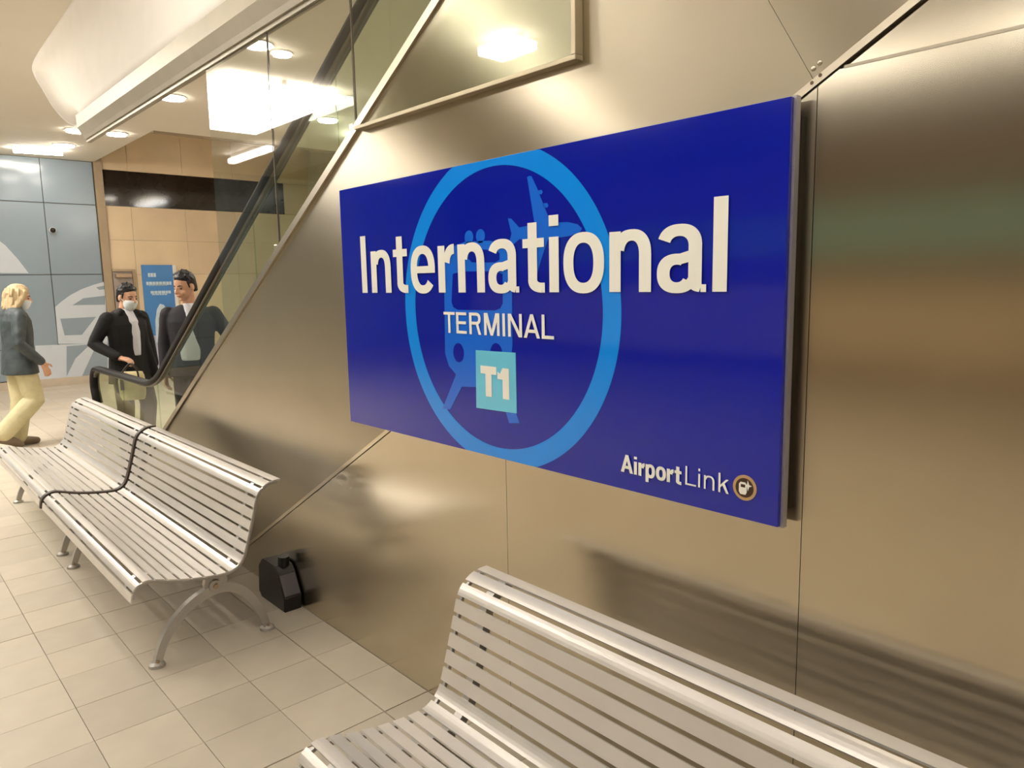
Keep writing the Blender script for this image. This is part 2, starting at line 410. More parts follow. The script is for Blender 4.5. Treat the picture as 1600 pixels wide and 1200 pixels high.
sub(box('sheet', (XB, 2.46, 0.75), (XB + 0.02, 2.99, 2.02), PB), ps)
sub(box('sheet', (XB, 2.46, 0.12), (XB + 0.02, 2.99, 0.748), PG), ps)
sub(box('poster_edge', (XB, 2.99, 0.12), (XB + 0.024, 3.05, 2.02), LRING), ps)
for z, a, b, h in ((1.84, 2.56, 2.72, 0.07), (1.69, 2.52, 2.95, 0.06), (1.66, 2.56, 2.90, 0.02), (1.53, 2.58, 2.93, 0.05), (1.49, 2.60, 2.86, 0.02)):
    y = a
    while y < b - 0.03:
        wdt = random.uniform(0.03, 0.06)
        sub(box('print_mark', (XB + 0.02, y, z - h / 2), (XB + 0.0215, min(y + wdt, b), z + h / 2), PW), ps); y += wdt + 0.008
fig = [(2.60, 0.62), (2.62, 1.02), (2.66, 1.22), (2.72, 1.32), (2.79, 1.30), (2.84, 1.18), (2.87, 0.95), (2.88, 0.62)]
sub(prism('print_figure', [(XB + 0.0205, y, z) for y, z in fig], (0.0015, 0, 0), PW), ps)
sub(prism('print_figure', [(XB + 0.0222, 2.74 + 0.07 * math.cos(a * math.pi / 8), 1.0 + 0.13 * math.sin(a * math.pi / 8)) for a in range(16)], (0.001, 0, 0), PGR), ps)
sub(prism('print_figure', [(XB + 0.0222, 2.86 + 0.06 * math.cos(a * math.pi / 8), 0.45 + 0.2 * math.sin(a * math.pi / 8)) for a in range(16)], (0.001, 0, 0), PW), ps)
# ---- remaining shell: far side beyond the escalators, platform side, right end
tag(box('wall_left', (-15, 5.8, -0.1), (7, 6.0, 4.6), mat('pale_stone', (206, 196, 178), 0.6)), 'sandstone wall beyond the escalators', kind='structure')
wf = tag(box('wall_front', (-15, -10.4, -0.1), (7, -10.2, 4.6), mat('track_wall', (132, 108, 84), 0.6)), 'banded wall on the far side of the platform', kind='structure')
def band(z0, z1, m):
    for k in range(9):
        box('panel', (-14.6 + k * 2.4 + 0.01, -10.2, z0), (-14.6 + (k + 1) * 2.4 - 0.01, -10.16, z1), m, wf)
band(0.25, 1.45, mat('band_tan', (214, 192, 158), 0.5)); band(1.95, 2.62, mat('band_teal', (140, 190, 176), 0.5))
tag(box('wall_side', (6.8, -10.2, -0.1), (7, 6.0, 4.6), mat('side_wall', (190, 180, 160), 0.6)), 'plain end wall of the platform', kind='structure')

# ---- lamps
def troffer(x, y, lx, ly, label, grp=None, lm=LAMPM):
    r = tag(empty('ceiling_light', (x, y, CZ)), label, 'ceiling light', grp)
    bm = bmesh.new(); box_bm(bm, (-lx / 2 + 0.04, -0.03, -0.06), (lx / 2 - 0.04, 0.03, 0)); from_bm('spine', bm, LRING, r)
    bm = bmesh.new(); box_bm(bm, (-lx / 2, -ly / 2, -0.14), (lx / 2, ly / 2, -0.06), 0.015); from_bm('diffuser', bm, lm, r)
troffer(-8.7, -2.1, 2.3, 1.3, 'large bright ceiling panel reflected in the glass')
ORD = ['first', 'second', 'third', 'fourth', 'fifth', 'sixth']
for j, y in enumerate((-1.1, -3.4, -6.1)):  # outermost row is added to brighten the opposite side of the platform
    for i, x in enumerate((-11.6, -6.0, -3.6, -1.2, 1.2, 3.6)):
        if j < 2 and i == 1: continue
        troffer(x, y, 1.5, 0.12, '%s ceiling batten from the blue-grey end wall, %s row from the steel wall' % (ORD[i], ORD[j]), 'platform ceiling battens', LAMPM if j == 0 else LAMPS)
troffer(-5.1, -3.1, 0.45, 0.30, 'short very bright ceiling light mirrored in the glass guard', None, mat('spot_lens', (255, 250, 242), 0.6, 0, 0.0, emit=LAMP * 3.0))
p0, p1 = on_z(20, 230, CZ), on_z(97, 235, CZ)
tl = tag(empty('tube_light', ((p0.x + p1.x) / 2, (p0.y + p1.y) / 2, CZ)), 'long bright tube light by the blue-grey wall', 'ceiling light')
h2 = (p1 - p0) / 2
bm = bmesh.new(); add_tube(bm, [-h2 + Vector((0, 0, -0.03)), h2 + Vector((0, 0, -0.03))], 0.05, 16); from_bm('tube', bm, DOWNM, tl, True)
bm = bmesh.new(); box_bm(bm, (-0.06, -abs(h2.y) - 0.02, -0.01), (0.06, abs(h2.y) + 0.02, 0)); from_bm('housing', bm, LRING, tl)
dl = [((120, 203), 0.13, 'round downlight just left of the beam end'), ((100, 226), 0.13, 'round downlight beside the tube light'),
      ((182, 208), 0.12, 'round downlight just under the beam end, seen through glass'), ((270, 151), 0.12, 'large round downlight below the middle of the beam'),
      ((403, 68), 0.11, 'round downlight nearest the top of the picture, left of its smaller neighbour'), ((440, 82), 0.08, 'small round downlight beside the topmost downlight')]
for (px, py), r_, lab in dl:
    p = on_z(px, py, CZ)
    d = tag(empty('downlight', (p.x, p.y, CZ)), lab, 'downlight', 'round ceiling downlights')
    bm = bmesh.new(); add_cyl(bm, (0, 0, -0.012), (0, 0, 1), r_ + 0.02, 0.012, 28); from_bm('rim', bm, LRING, d)
    bm = bmesh.new(); add_cyl(bm, (0, 0, -0.03), (0, 0, 1), r_, 0.02, 28); from_bm('lens', bm, DOWNM, d)
for x, y, lab in ((-12.8, 3.6, 'round downlight in the raised recess before the sandstone wall'), (-9, 3.4, 'round downlight beyond the far escalator lane, farthest from the camera'), (-5, 3.4, 'round downlight beyond the far escalator lane, middle of three'), (-1, 3, 'round downlight beyond the far escalator lane, nearest the camera'), (-3.5, 1.4, 'round downlight right above the escalator steps')):
    d = tag(empty('downlight', (x, y, CZ if x > -11 else 4.36)), lab, 'downlight', 'downlights over the escalators')
    bm = bmesh.new(); add_cyl(bm, (0, 0, -0.012), (0, 0, 1), 0.14, 0.012, 28); from_bm('rim', bm, LRING, d)
    bm = bmesh.new(); add_cyl(bm, (0, 0, -0.03), (0, 0, 1), 0.12, 0.02, 28); from_bm('lens', bm, DOWNM, d)
for x in (-9.0, -5.5, -2.0): troffer(x, 4.3, 1.5, 0.3, '%s added fill light beyond the far escalator lane, counted from the far end' % ORD[[-9.0, -5.5, -2.0].index(x)], 'added fill lights beyond the escalators')  # added lamps that brighten the area behind the glass


# ================================================================== ESCALATOR
SLOPE = math.tan(math.radians(30))
def hand_path(y, x_new=-7.55, x_knee=-5.85, zh=0.88, x_end=-1.2, rad=1.0):
    pts = []
    for k in range(9):                                   # newel: half round end
        a = math.pi * 0.5 + math.pi * 0.62 * (1 - k / 8)
        pts.append((x_new + 0.17 * math.cos(a), y, zh - 0.17 + 0.17 * math.sin(a)))
    pts[0:0] = [(pts[0][0] + 0.05, y, pts[0][2] - 0.10)]
    tl = rad * math.tan(math.radians(15)); n = 10
    cx, cz = x_knee - tl, zh + rad
    for k in range(n + 1):
        a = math.radians(30) * k / n
        pts.append((cx + rad * math.sin(a), y, cz - rad * math.cos(a)))
    x, z = pts[-1][0], pts[-1][2]
    while x < x_end:
        x += 0.4; z += 0.4 * SLOPE; pts.append((x, y, z))
    return pts
def balustrade(y, label, hlabel):
    path = hand_path(y)
    root = tag(empty('escalator_balustrade', (-7.55, y, 0)), label, 'balustrade')
    bm = bmesh.new(); add_tube(bm, path, 0.024, 16, 0.042, up=Vector((0, 1, 0)))
    o = from_bm('handrail', bm, RUBBER, None, True); sub(o, root); o['label'] = hlabel
    bm = bmesh.new(); add_tube(bm, [Vector(p) - Vector((0, 0, 0.026)) for p in path[4:]], 0.018, 8, 0.009)
    sub(from_bm('handrail_guide', bm, mat('guide_metal', (120, 112, 98), 0.4, 0.8), None, True), root)
    # glass infill in pieces under the rail
    def under(x):
        for a, b in zip(path[6:], path[7:]):
            if a[0] <= x <= b[0]:
                t = (x - a[0]) / (b[0] - a[0]); return a[2] + (b[2] - a[2]) * t - 0.035
        return path[6][2] - 0.05
    deck = lambda x: max(0.10, TOP(x) - 0.12)
    cuts = [-7.62, -6.75, -5.80, -4.85, -3.90, -2.95, -2.0]
    for x0, x1 in zip(cuts, cuts[1:]):
        n = 8; xs = [x0 + 0.004 + (x1 - x0 - 0.008) * k / n for k in range(n + 1)]
        poly = [(x, y - 0.006, deck(x)) for x in xs] + [(x, y - 0.006, max(under(x), deck(x) + 0.02)) for x in xs[::-1]]
        sub(prism('glass_panel', poly, (0, 0.012, 0), GLASSG), root)
    xs = [-7.7, -6.19, -1.6]
    sub(prism('deck_skirt', [(-7.75, y - 0.03, 0.0), (-6.15, y - 0.03, 0.0), (-1.6, y - 0.03, TOP(-1.6) - 0.45), (-1.6, y - 0.03, TOP(-1.6) - 0.12), (-6.0, y - 0.03, 0.10), (-7.75, y - 0.03, 0.10)], (0, 0.06, 0), STEEL_TRIM), root)
    return root
balustrade(0.12, 'near escalator balustrade with black handrail rising behind the steel cladding', 'black rubber handrail')
balustrade(1.34, 'far escalator balustrade with black handrail behind the people', 'black rubber handrail')
es = tag(empty('escalator_steps', (-6.2, 0.73, 0)), 'grooved grey escalator steps between the two balustrades', 'escalator')
sub(box('comb_plate', (-7.6, 0.16, 0.0), (-6.2, 1.30, 0.012), STEEL_TRIM), es)
STEPM = mat('step_metal', (120, 116, 110), 0.45, 0.6)
for k in range(11):
    x0 = -6.2 + 0.4 * k; z1 = 0.012 + max(0, k - 1) * 0.4 * SLOPE
    bm = bmesh.new(); box_bm(bm, (x0, 0.16, z1 - 0.22), (x0 + 0.42, 1.30, z1))
    for j in range(14): box_bm(bm, (x0, 0.17 + j * 0.08, z1), (x0 + 0.42, 0.20 + j * 0.08, z1 + 0.008))
    sub(from_bm('step', bm, STEPM), es)


# ================================================================== SIGN
SY = -0.055
sg = tag(empty('station_sign', (-1.72, 0, 1.044)), 'blue enamel sign reading International TERMINAL T1 AirportLink on the steel wall', 'sign')
SB = mat('sign_blue', (6, 26, 162), 0.07, 0, 0.04, 1.0, coat=0.4)
SL = mat('sign_light_blue', (12, 142, 246), 0.07, 0, 0.02, coat=0.4)
SM = mat('sign_mid_blue', (28, 108, 228), 0.07, 0, 0.02, coat=0.4)
SCY = mat('sign_cyan', (112, 206, 238), 0.07, 0, 0.02, coat=0.4)
SW = mat('sign_white', (250, 249, 240), 0.12, 0, 0.0)
SGOLD = mat('sign_gold', (196, 160, 112), 0.2, 0, 0.02)
SDK = mat('sign_brown', (70, 46, 34), 0.2)
X0, X1, Z0, Z1 = -2.658, -0.783, 1.044, 1.968
sub(box('board', (X0, SY, Z0), (X1, SY + 0.012, Z1), SB), sg)
sub(box('edge_tray', (X0 - 0.004, SY + 0.0125, Z0 - 0.004), (X1 + 0.006, SY + 0.030, Z1 + 0.004), mat('sign_edge', (186, 182, 186), 0.35, 0.6)), sg)
sub(box('mounting_batten', (X0 + 0.05, SY + 0.0305, Z0 + 0.03), (X1 - 0.004, -0.001, Z1 - 0.03), mat('batten', (60, 50, 36), 0.6)), sg)
def layer(k): return SY - 0.0004 * k
def flat(name, poly, m, k, px=True, th=0.0012):
    pts = [on_y(a, b, SY) for a, b in poly] if px else [Vector((a, SY, b)) for a, b in poly]
    y = layer(k)
    o = prism(name, [(p.x, y, p.z) for p in pts], (0, SY + 0.004 - y, 0), m)
    return sub(o, sg)
def ellipse(c, rx, rz, n=28): return [(c[0] + rx * math.cos(2 * math.pi * i / n), c[1] + rz * math.sin(2 * math.pi * i / n)) for i in range(n)]
# ring, trimmed by the board's top and bottom edges
cx, cz, RO, RI = -1.728, 1.512, 0.497, 0.434
bm = bmesh.new(); n = 180; y = layer(2)
for i in range(n):
    a0, a1 = 2 * math.pi * i / n, 2 * math.pi * (i + 1) / n
    q = [(cx + r * math.cos(a), min(Z1 - 0.0005, max(Z0 + 0.0005, cz + r * math.sin(a)))) for r, a in ((RI, a0), (RO, a0), (RO, a1), (RI, a1))]
    bm.faces.new([bm.verts.new((u, y, v)) for u, v in q])
bmesh.ops.remove_doubles(bm, verts=bm.verts, dist=1e-5)
for f in bm.faces:
    f.normal_update()
    if f.normal.y > 0: f.normal_flip()
me = bpy.data.meshes.new('ring_emblem'); bm.to_mesh(me); bm.free()
sub(link('ring_emblem', me, SL), sg)
# aeroplane and train pictograms
C1 = lambda pts: [(520 + a / 4.0, 140 + b / 4.0) for a, b in pts]
plane = C1([(1095, 805), (1115, 806), (1165, 862), (1262, 842), (1238, 690), (1215, 548), (1225, 540), (1242, 541), (1278, 618), (1290, 652), (1318, 720), (1362, 832),
            (1470, 828), (1530, 842), (1558, 868), (1545, 890), (1480, 915), (1380, 930), (1345, 935), (1300, 1070), (1268, 1190), (1238, 1190), (1262, 1040), (1268, 942), (1165, 935), (1108, 985), (1095, 985), (1118, 900), (1110, 870)])
flat('aeroplane_emblem', plane, SM, 1)
flat('aeroplane_engine', C1([(1280, 632), (1305, 626), (1312, 640), (1305, 654), (1288, 656)]), SM, 1)
flat('aeroplane_engine', C1([(1312, 712), (1340, 708), (1348, 724), (1340, 738), (1318, 736)]), SM, 1)
flat('train_emblem', [(694, 412), (697, 396), (706, 386), (726, 378), (766, 376), (788, 382), (797, 394), (800, 410), (801, 540), (799, 560), (790, 580), (786, 586), (812, 661), (796, 661), (784, 622), (784, 606), (722, 604), (704, 640), (692, 638), (713, 585), (702, 572), (696, 552)], SM, 3)
flat('train_window', [(708, 428), (722, 424), (772, 424), (786, 428), (786, 474), (782, 482), (774, 485), (716, 484), (709, 480), (706, 472)], SB, 4)
flat('train_window', [(734, 392), (744, 389), (776, 391), (781, 396), (781, 406), (774, 410), (738, 410), (732, 404)], SB, 4)
p = on_y(733, 371, SY); q = on_y(751, 369, SY)
for c in (p, q): flat('train_lamp', ellipse((c.x, c.z), 0.0215, 0.0215), SM, 3, False)
for c in ((717, 551), (776, 552)):
    c = on_y(*c, SY); flat('train_lamp', ellipse((c.x, c.z), 0.0285, 0.032), SB, 4, False)
flat('route_square', [(744, 547), (806, 551), (808, 646), (745, 637)], SCY, 5)
# lettering: every letter drawn from bars and elliptical strokes (capital height = 1)
def strokes(ch, w, t):
    """(list of polygons, advance); w = upright stroke, t = level stroke"""
    X = 0.735; out = []
    bar = lambda x0, z0, x1, z1: out.append([(x0, z0), (x1, z0), (x1, z1), (x0, z1)])
    marks = []
    def arc(cx, cz, rx, rz, a0, a1, n=22, ww=None, tt=None, e=2.35):
        ww = w if ww is None else ww; tt = t if tt is None else tt
        def pt(rx, rz, a):
            c, s_ = math.cos(a), math.sin(a)
            return (cx + rx * math.copysign(abs(c) ** (2 / e), c), cz + rz * math.copysign(abs(s_) ** (2 / e), s_))
        band_ = []
        for i in range(n):
            p, q = math.radians(a0 + (a1 - a0) * i / n), math.radians(a0 + (a1 - a0) * (i + 1) / n)
            band_.append([pt(rx, rz, p), pt(rx, rz, q), pt(rx - ww, rz - tt, q), pt(rx - ww, rz - tt, p)])
        out.append(band_)
    if ch in 'Il': bar(0, 0, w, 1); return out, w
    if ch == 'i': bar(0, 0, w, X - 0.015); bar(0, 0.86, w, 1.0); return out, w
    if ch == 'n':
        W = 0.60; bar(0, 0, w, X - 0.015); bar(W - w, 0, W, 0.44); arc(W / 2 + w * 0.15, 0.44, W / 2 - w * 0.15, X - 0.44, 0, 168); return out, W
    if ch == 'r':
        bar(0, 0, w, X - 0.015); arc(w + 0.22, 0.40, 0.24 + w * 0.1, X - 0.40, 92, 170, ww=w * 0.9, tt=t * 1.15); bar(w + 0.19, X - t * 1.12, w + 0.23, X); return out, w + 0.23
    if ch == 't':
        bar(0.10, 0.16, 0.10 + w, 0.93); bar(0, X - 0.015 - t * 0.92, 0.10 + w + 0.13, X - 0.015); arc(0.10 + w + 0.10, 0.17, 0.10 + w, 0.175, 180, 268, ww=w, tt=t); bar(0.10 + w + 0.09, -0.004, 0.10 + w + 0.14, t * 0.97); return out, 0.10 + w + 0.14
    if ch == 'o': arc(0.33, X / 2, 0.33, X / 2 + 0.015, 0, 360, 48); return out, 0.66
    if ch == 'e':
        arc(0.32, X / 2, 0.32, X / 2 + 0.015, 2, 322, 44); bar(w * 0.5, X / 2 - t * 0.42, 0.64 - 0.002, X / 2 + t * 0.42); return out, 0.64
    if ch == 'a':
        W = 0.60; arc(0.285, 0.50, 0.285, X - 0.485, -4, 160, ww=w * 0.98); bar(0.57 - w * 0.98, 0.10, 0.57, 0.50)
        arc(0.26, 0.205, 0.26, 0.22, 62, 330, 34, tt=t * 0.92); out.append([(0.30, 0.425), (0.57 - w * 0.5, 0.47), (0.57 - w * 0.5, 0.47 - t * 0.95), (0.30, 0.425 - t * 0.92)])
        out.append([(0.40, 0.02), (0.57 - w * 0.5, 0.14), (0.57 - w * 0.5, 0.26), (0.36, 0.10)])
        arc(0.57 - w + 0.175, 0.12, 0.175, 0.122, 180, 262, ww=w, tt=t * 0.7, n=10); bar(0.57 - w + 0.16, -0.002, W + 0.03, t * 0.62); return out, W + 0.02
    if ch == 'p':
        bar(0, -0.26, w, X - 0.015); arc(0.32, X / 2, 0.32, X / 2 + 0.015, 0, 360, 44); return out, 0.64
    if ch == 'k':
        bar(0, 0, w, 1); out.append([(w * 0.5, 0.20), (w * 0.5, 0.20 + t * 1.5), (0.42, X - 0.015), (0.42 + w * 1.35, X - 0.015)]); out.append([(0.20 + w * 0.2, 0.30 + t), (0.20 + w * 1.0, 0.50 + t * 0.8), (0.44 + w * 1.3, 0), (0.44, 0)]); return out, 0.46 + w * 1.3
    if ch == 'T': bar(0, 1 - t, 0.78, 1); bar(0.39 - w / 2, 0, 0.39 + w / 2, 1); return out, 0.78
    if ch == 'E': bar(0, 0, w, 1); bar(0, 0, 0.70, t); bar(0, 0.5 - t * 0.4, 0.66, 0.5 + t * 0.6); bar(0, 1 - t, 0.70, 1); return out, 0.70
    if ch == 'L': bar(0, 0, w, 1); bar(0, 0, 0.64, t); return out, 0.64
    if ch == 'R':
        bar(0, 0, w, 1); bar(w * 0.5, 1 - t, 0.45, 1); bar(w * 0.5, 0.45, 0.46, 0.45 + t); arc(0.45, 0.725, 0.30, 0.275, -90, 90); bar(0.42, 0.45, 0.46, 0.45 + t)
        out.append([(0.44, 0.50), (0.44 + w, 0.50), (0.78, 0.0), (0.78 - w * 1.1, 0.0)]); return out, 0.78
    if ch == 'M':
        bar(0, 0, w, 1); bar(0.95 - w, 0, 0.95, 1); out.append([(0, 1), (w * 1.5, 1), (0.475 + w * 0.5, 0), (0.475 - w * 0.5, 0)]); out.append([(0.95, 1), (0.95 - w * 1.5, 1), (0.475 - w * 0.5, 0), (0.475 + w * 0.5, 0)]); return out, 0.95
    if ch == 'N':
        bar(0, 0, w, 1); bar(0.80 - w, 0, 0.80, 1); out.append([(0, 1), (w * 1.2, 1), (0.80, 0), (0.80 - w * 1.2, 0)]); return out, 0.80
    if ch == 'A':
        out.append([(0, 0), (w * 1.08, 0), (0.44 + w * 0.5, 1), (0.44 - w * 0.5, 1)]); out.append([(0.88, 0), (0.88 - w * 1.08, 0), (0.44 - w * 0.5, 1), (0.44 + w * 0.5, 1)]); bar(0.20, 0.22, 0.68, 0.22 + t); return out, 0.88
    if ch == '1':
        bar(0.24, 0, 0.24 + w, 0.99); out.append([(0, 0.62), (0, 0.62 + t * 0.9), (0.12, 0.80), (0.25, 0.99), (0.25 + w * 0.4, 0.99), (0.25 + w * 0.4, 0.62)]); return out, 0.24 + w
def text(name, word, x0, x1, z0, z1, m, k, w, t, gap):
    polys = []; x = 0.0
    for i, ch in enumerate(word):
        ps_, adv = strokes(ch, w, t)
        for j, p in enumerate(ps_):                       # each stroke a hair proud of the one before
            for q in (p if isinstance(p[0], list) else [p]): polys.append(([(u + x, v) for u, v in q], j))
        nx = word[i + 1] if i + 1 < len(word) else ''
        x += adv + gap * (0.55 if (ch in 'rteaokTLA' or nx in 'teaoTA') else 1.0)
    ax = min(u for p, j in polys for u, v in p); bx_ = max(u for p, j in polys for u, v in p)
    me = bpy.data.meshes.new(name); V = []; F = []
    for p, j in polys:
        y = layer(k) - 0.00025 * j
        F.append(list(range(len(V), len(V) + len(p)))); V += [(x0 + (u - ax) / (bx_ - ax) * (x1 - x0), y, z0 + v * (z1 - z0)) for u, v in p]
    me.from_pydata(V, [], F); me.update()
    bm = bmesh.new(); bm.from_mesh(me)
    for f in bm.faces:
        f.normal_update()
        if f.normal.y > 0: f.normal_flip()
    bm.to_mesh(me); bm.free()
    return sub(link(name, me, m), sg)
text('lettering', 'International', -2.512, -0.922, 1.568, 1.782, SW, 8, 0.168, 0.132, 0.145)['label'] = 'white word International'
text('lettering', 'TERMINAL', -1.996, -1.475, 1.434, 1.504, SW, 8, 0.155, 0.135, 0.17)['label'] = 'white word TERMINAL'
text('lettering', 'T1', -1.808, -1.672, 1.238, 1.336, SW, 8, 0.30, 0.26, 0.10)['label'] = 'white bold T1'
text('lettering', 'Airport', -1.230, -1.037, 1.092, 1.140, SW, 8, 0.21, 0.17, 0.10)['label'] = 'white bold word Airport'
text('lettering', 'Link', -1.026, -0.905, 1.096, 1.143, SW, 8, 0.105, 0.09, 0.22)['label'] = 'thin white word Link'
c = on_y(1164, 762, SY)
flat('badge', ellipse((c.x, c.z), 0.030, 0.030, 32), SGOLD, 5, False)
flat('badge', ellipse((c.x, c.z), 0.023, 0.023, 32), SDK, 6, False)
flat('badge_train', [(c.x - 0.014, c.z - 0.010), (c.x - 0.010, c.z - 0.016), (c.x + 0.003, c.z - 0.016), (c.x + 0.006, c.z - 0.010), (c.x + 0.006, c.z + 0.008), (c.x + 0.002, c.z + 0.013), (c.x - 0.010, c.z + 0.013), (c.x - 0.014, c.z + 0.008)], SW, 7, False)
flat('badge_train', [(c.x - 0.009, c.z + 0.001), (c.x + 0.002, c.z + 0.001), (c.x + 0.002, c.z + 0.008), (c.x - 0.009, c.z + 0.008)], SDK, 8, False)
flat('badge_plane', [(c.x + 0.006, c.z + 0.007), (c.x + 0.008, c.z + 0.019), (c.x + 0.012, c.z + 0.009), (c.x + 0.019, c.z + 0.007), (c.x + 0.012, c.z + 0.004), (c.x + 0.009, c.z - 0.006)], SW, 7, False)


# ================================================================== BENCHES
PROF = [(-0.828, 0.343), (-0.822, 0.385), (-0.802, 0.415), (-0.765, 0.430), (-0.725, 0.424), (-0.662, 0.405), (-0.585, 0.388), (-0.507, 0.377), (-0.440, 0.373), (-0.402, 0.383),
        (-0.373, 0.409), (-0.357, 0.445), (-0.346, 0.480), (-0.332, 0.527), (-0.319, 0.573), (-0.304, 0.628), (-0.290, 0.676), (-0.270, 0.706), (-0.236, 0.729), (-0.200, 0.737), (-0.165, 0.737)]
PP = [Vector((y, z)) for y, z in lerp_list(PROF, 400)]
AL = [0.0]
for a, b in zip(PP, PP[1:]): AL.append(AL[-1] + (b - a).length)
def at_len(s):
    s = max(0, min(AL[-1], s))
    for i in range(len(AL) - 1):
        if AL[i + 1] >= s:
            t = (s - AL[i]) / max(1e-9, AL[i + 1] - AL[i]); return PP[i].lerp(PP[i + 1], t)
    return PP[-1]
def offs(s, d):
    a, b = at_len(s - 0.012), at_len(s + 0.012); t = (b - a).normalized(); nn = Vector((t.y, -t.x))     # away from the sitter
    return at_len(s) + nn * d
NS = 19; PITCH = AL[-1] / NS; GAP = 0.0125
def make_bench(name, x_lo, x_hi, label, first=None):
    r = tag(empty(name, ((x_lo + x_hi) / 2, -0.47, 0)), label, 'bench', 'slatted metal platform benches')
    ln = x_hi - x_lo
    for k in range(NS):
        s0 = k * PITCH + GAP / 2; s1 = (k + 1) * PITCH - GAP / 2
        bm = bmesh.new()
        n = 4; outer = [at_len(s0 + (s1 - s0) * i / n) for i in range(n + 1)]; inner = [offs(s0 + (s1 - s0) * i / n, 0.006) for i in range(n + 1)]
        ring = outer + inner[::-1]
        add_prism(bm, [(-ln / 2, p.x + 0.47, p.y) for p in ring], (ln, 0, 0))
        o = from_bm('slat', bm, ALU, r)
    def rib(xc, wd, d0, d1, s0=0.02, s1=None, m=ALU_LEG, nm='rib'):
        s1 = AL[-1] - 0.02 if s1 is None else s1; n = 40
        a = [offs(s0 + (s1 - s0) * i / n, d0) for i in range(n + 1)]; b = [offs(s0 + (s1 - s0) * i / n, d1) for i in range(n + 1)]
        bm = bmesh.new()
        for i in range(n):
            q = [a[i], a[i + 1], b[i + 1], b[i]]
            add_prism(bm, [(xc - wd / 2, p.x + 0.47, p.y) for p in q], (wd, 0, 0))
        bmesh.ops.remove_doubles(bm, verts=bm.verts, dist=1e-6)
        return from_bm(nm, bm, m, r)
    for sg_ in (-1, 1):
        rib(sg_ * (ln / 2 - 0.012), 0.010, 0.0062, 0.017, nm='end_rib')
        xc = sg_ * (ln / 2 - 0.115)
        rib(xc, 0.03, 0.0062, 0.036, nm='rib')
        # arched cast leg
        arch = lerp_list([(-0.722, 0.0), (-0.715, 0.03), (-0.690, 0.095), (-0.650, 0.155), (-0.590, 0.213), (-0.520, 0.252), (-0.450, 0.268), (-0.385, 0.255), (-0.325, 0.210), (-0.280, 0.140), (-0.250, 0.070), (-0.236, 0.02), (-0.232, 0.0)], 48)
        bm = bmesh.new()
        nrm = []
        for i in range(len(arch)):
            a = Vector(arch[max(i - 1, 0)]); b = Vector(arch[min(i + 1, len(arch) - 1)]); t = (b - a).normalized(); nrm.append(Vector((-t.y, t.x)))
        for i in range(len(arch) - 1):
            h = 0.013 + 0.008 * math.sin(math.pi * i / 48); h2_ = 0.013 + 0.008 * math.sin(math.pi * (i + 1) / 48)
            p0_, p1_ = Vector(arch[i]), Vector(arch[i + 1])
            q = [p0_ - nrm[i] * h, p1_ - nrm[i + 1] * h2_, p1_ + nrm[i + 1] * h2_, p0_ + nrm[i] * h]
            add_prism(bm, [(xc - 0.016, p.x + 0.47, max(0.0, p.y)) for p in q], (0.032, 0, 0))
        bmesh.ops.remove_doubles(bm, verts=bm.verts, dist=1e-6)
        leg = from_bm('leg', bm, ALU_LEG, r)
        for yy in (-0.722, -0.232):
            bm = bmesh.new(); add_tube(bm, [(xc, yy + 0.47, 0), (xc, yy + 0.47, 0.012), (xc, yy + 0.47, 0.022)], [0.034, 0.032, 0.02], 20, up=Vector((0, 1, 0)))
            f = from_bm('foot', bm, ALU_LEG, leg)
            bm = bmesh.new(); add_cyl(bm, (xc + 0.017, yy + 0.47, 0.02), (0, 0, 1), 0.007, 0.012, 8); from_bm('bolt', bm, BRASSY, leg)
        bm = bmesh.new()
        add_prism(bm, [(xc - 0.014, y + 0.47, z) for y, z in ((-0.50, 0.262), (-0.42, 0.262), (-0.405, 0.30), (-0.41, 0.355), (-0.49, 0.36), (-0.505, 0.30))], (0.028, 0, 0))
        add_cyl(bm, (xc - 0.022, 0.01, 0.285), (1, 0, 0), 0.028, 0.044, 20)
        from_bm('hub', bm, ALU_LEG, r)
        bm = bmesh.new(); add_cyl(bm, (xc + 0.022, 0.01, 0.285), (1, 0, 0), 0.011, 0.006, 12); from_bm('bolt', bm, BRASSY, leg)
    # stretcher between the legs
    bm = bmesh.new(); add_tube(bm, [(-ln / 2 + 0.115, 0.01, 0.285), (ln / 2 - 0.115, 0.01, 0.285)], 0.012, 10); from_bm('stretcher', bm, ALU_LEG, r)
    return r
b_near = make_bench('slatted_bench', -4.88, -3.11, 'slatted metal bench in the middle, its near leg and end beside the black box')
b_far = make_bench('slatted_bench', -6.70, -4.935, 'slatted metal bench farthest away, below the escalator handrail end')
b_fore = make_bench('slatted_bench', -1.665, 0.12, 'large slatted metal bench in the foreground under the blue sign')
# dark colour standing for the shaded gap at the far bench's near end
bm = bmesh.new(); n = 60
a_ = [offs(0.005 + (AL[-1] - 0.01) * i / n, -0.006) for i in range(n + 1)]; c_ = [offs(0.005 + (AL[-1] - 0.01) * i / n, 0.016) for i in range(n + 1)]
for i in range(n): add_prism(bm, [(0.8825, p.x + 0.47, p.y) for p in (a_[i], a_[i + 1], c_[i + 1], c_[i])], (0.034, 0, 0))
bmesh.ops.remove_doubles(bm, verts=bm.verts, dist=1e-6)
from_bm('gap_shade_band', bm, mat('gap_shade_dark', (70, 58, 48), 0.5), b_far)
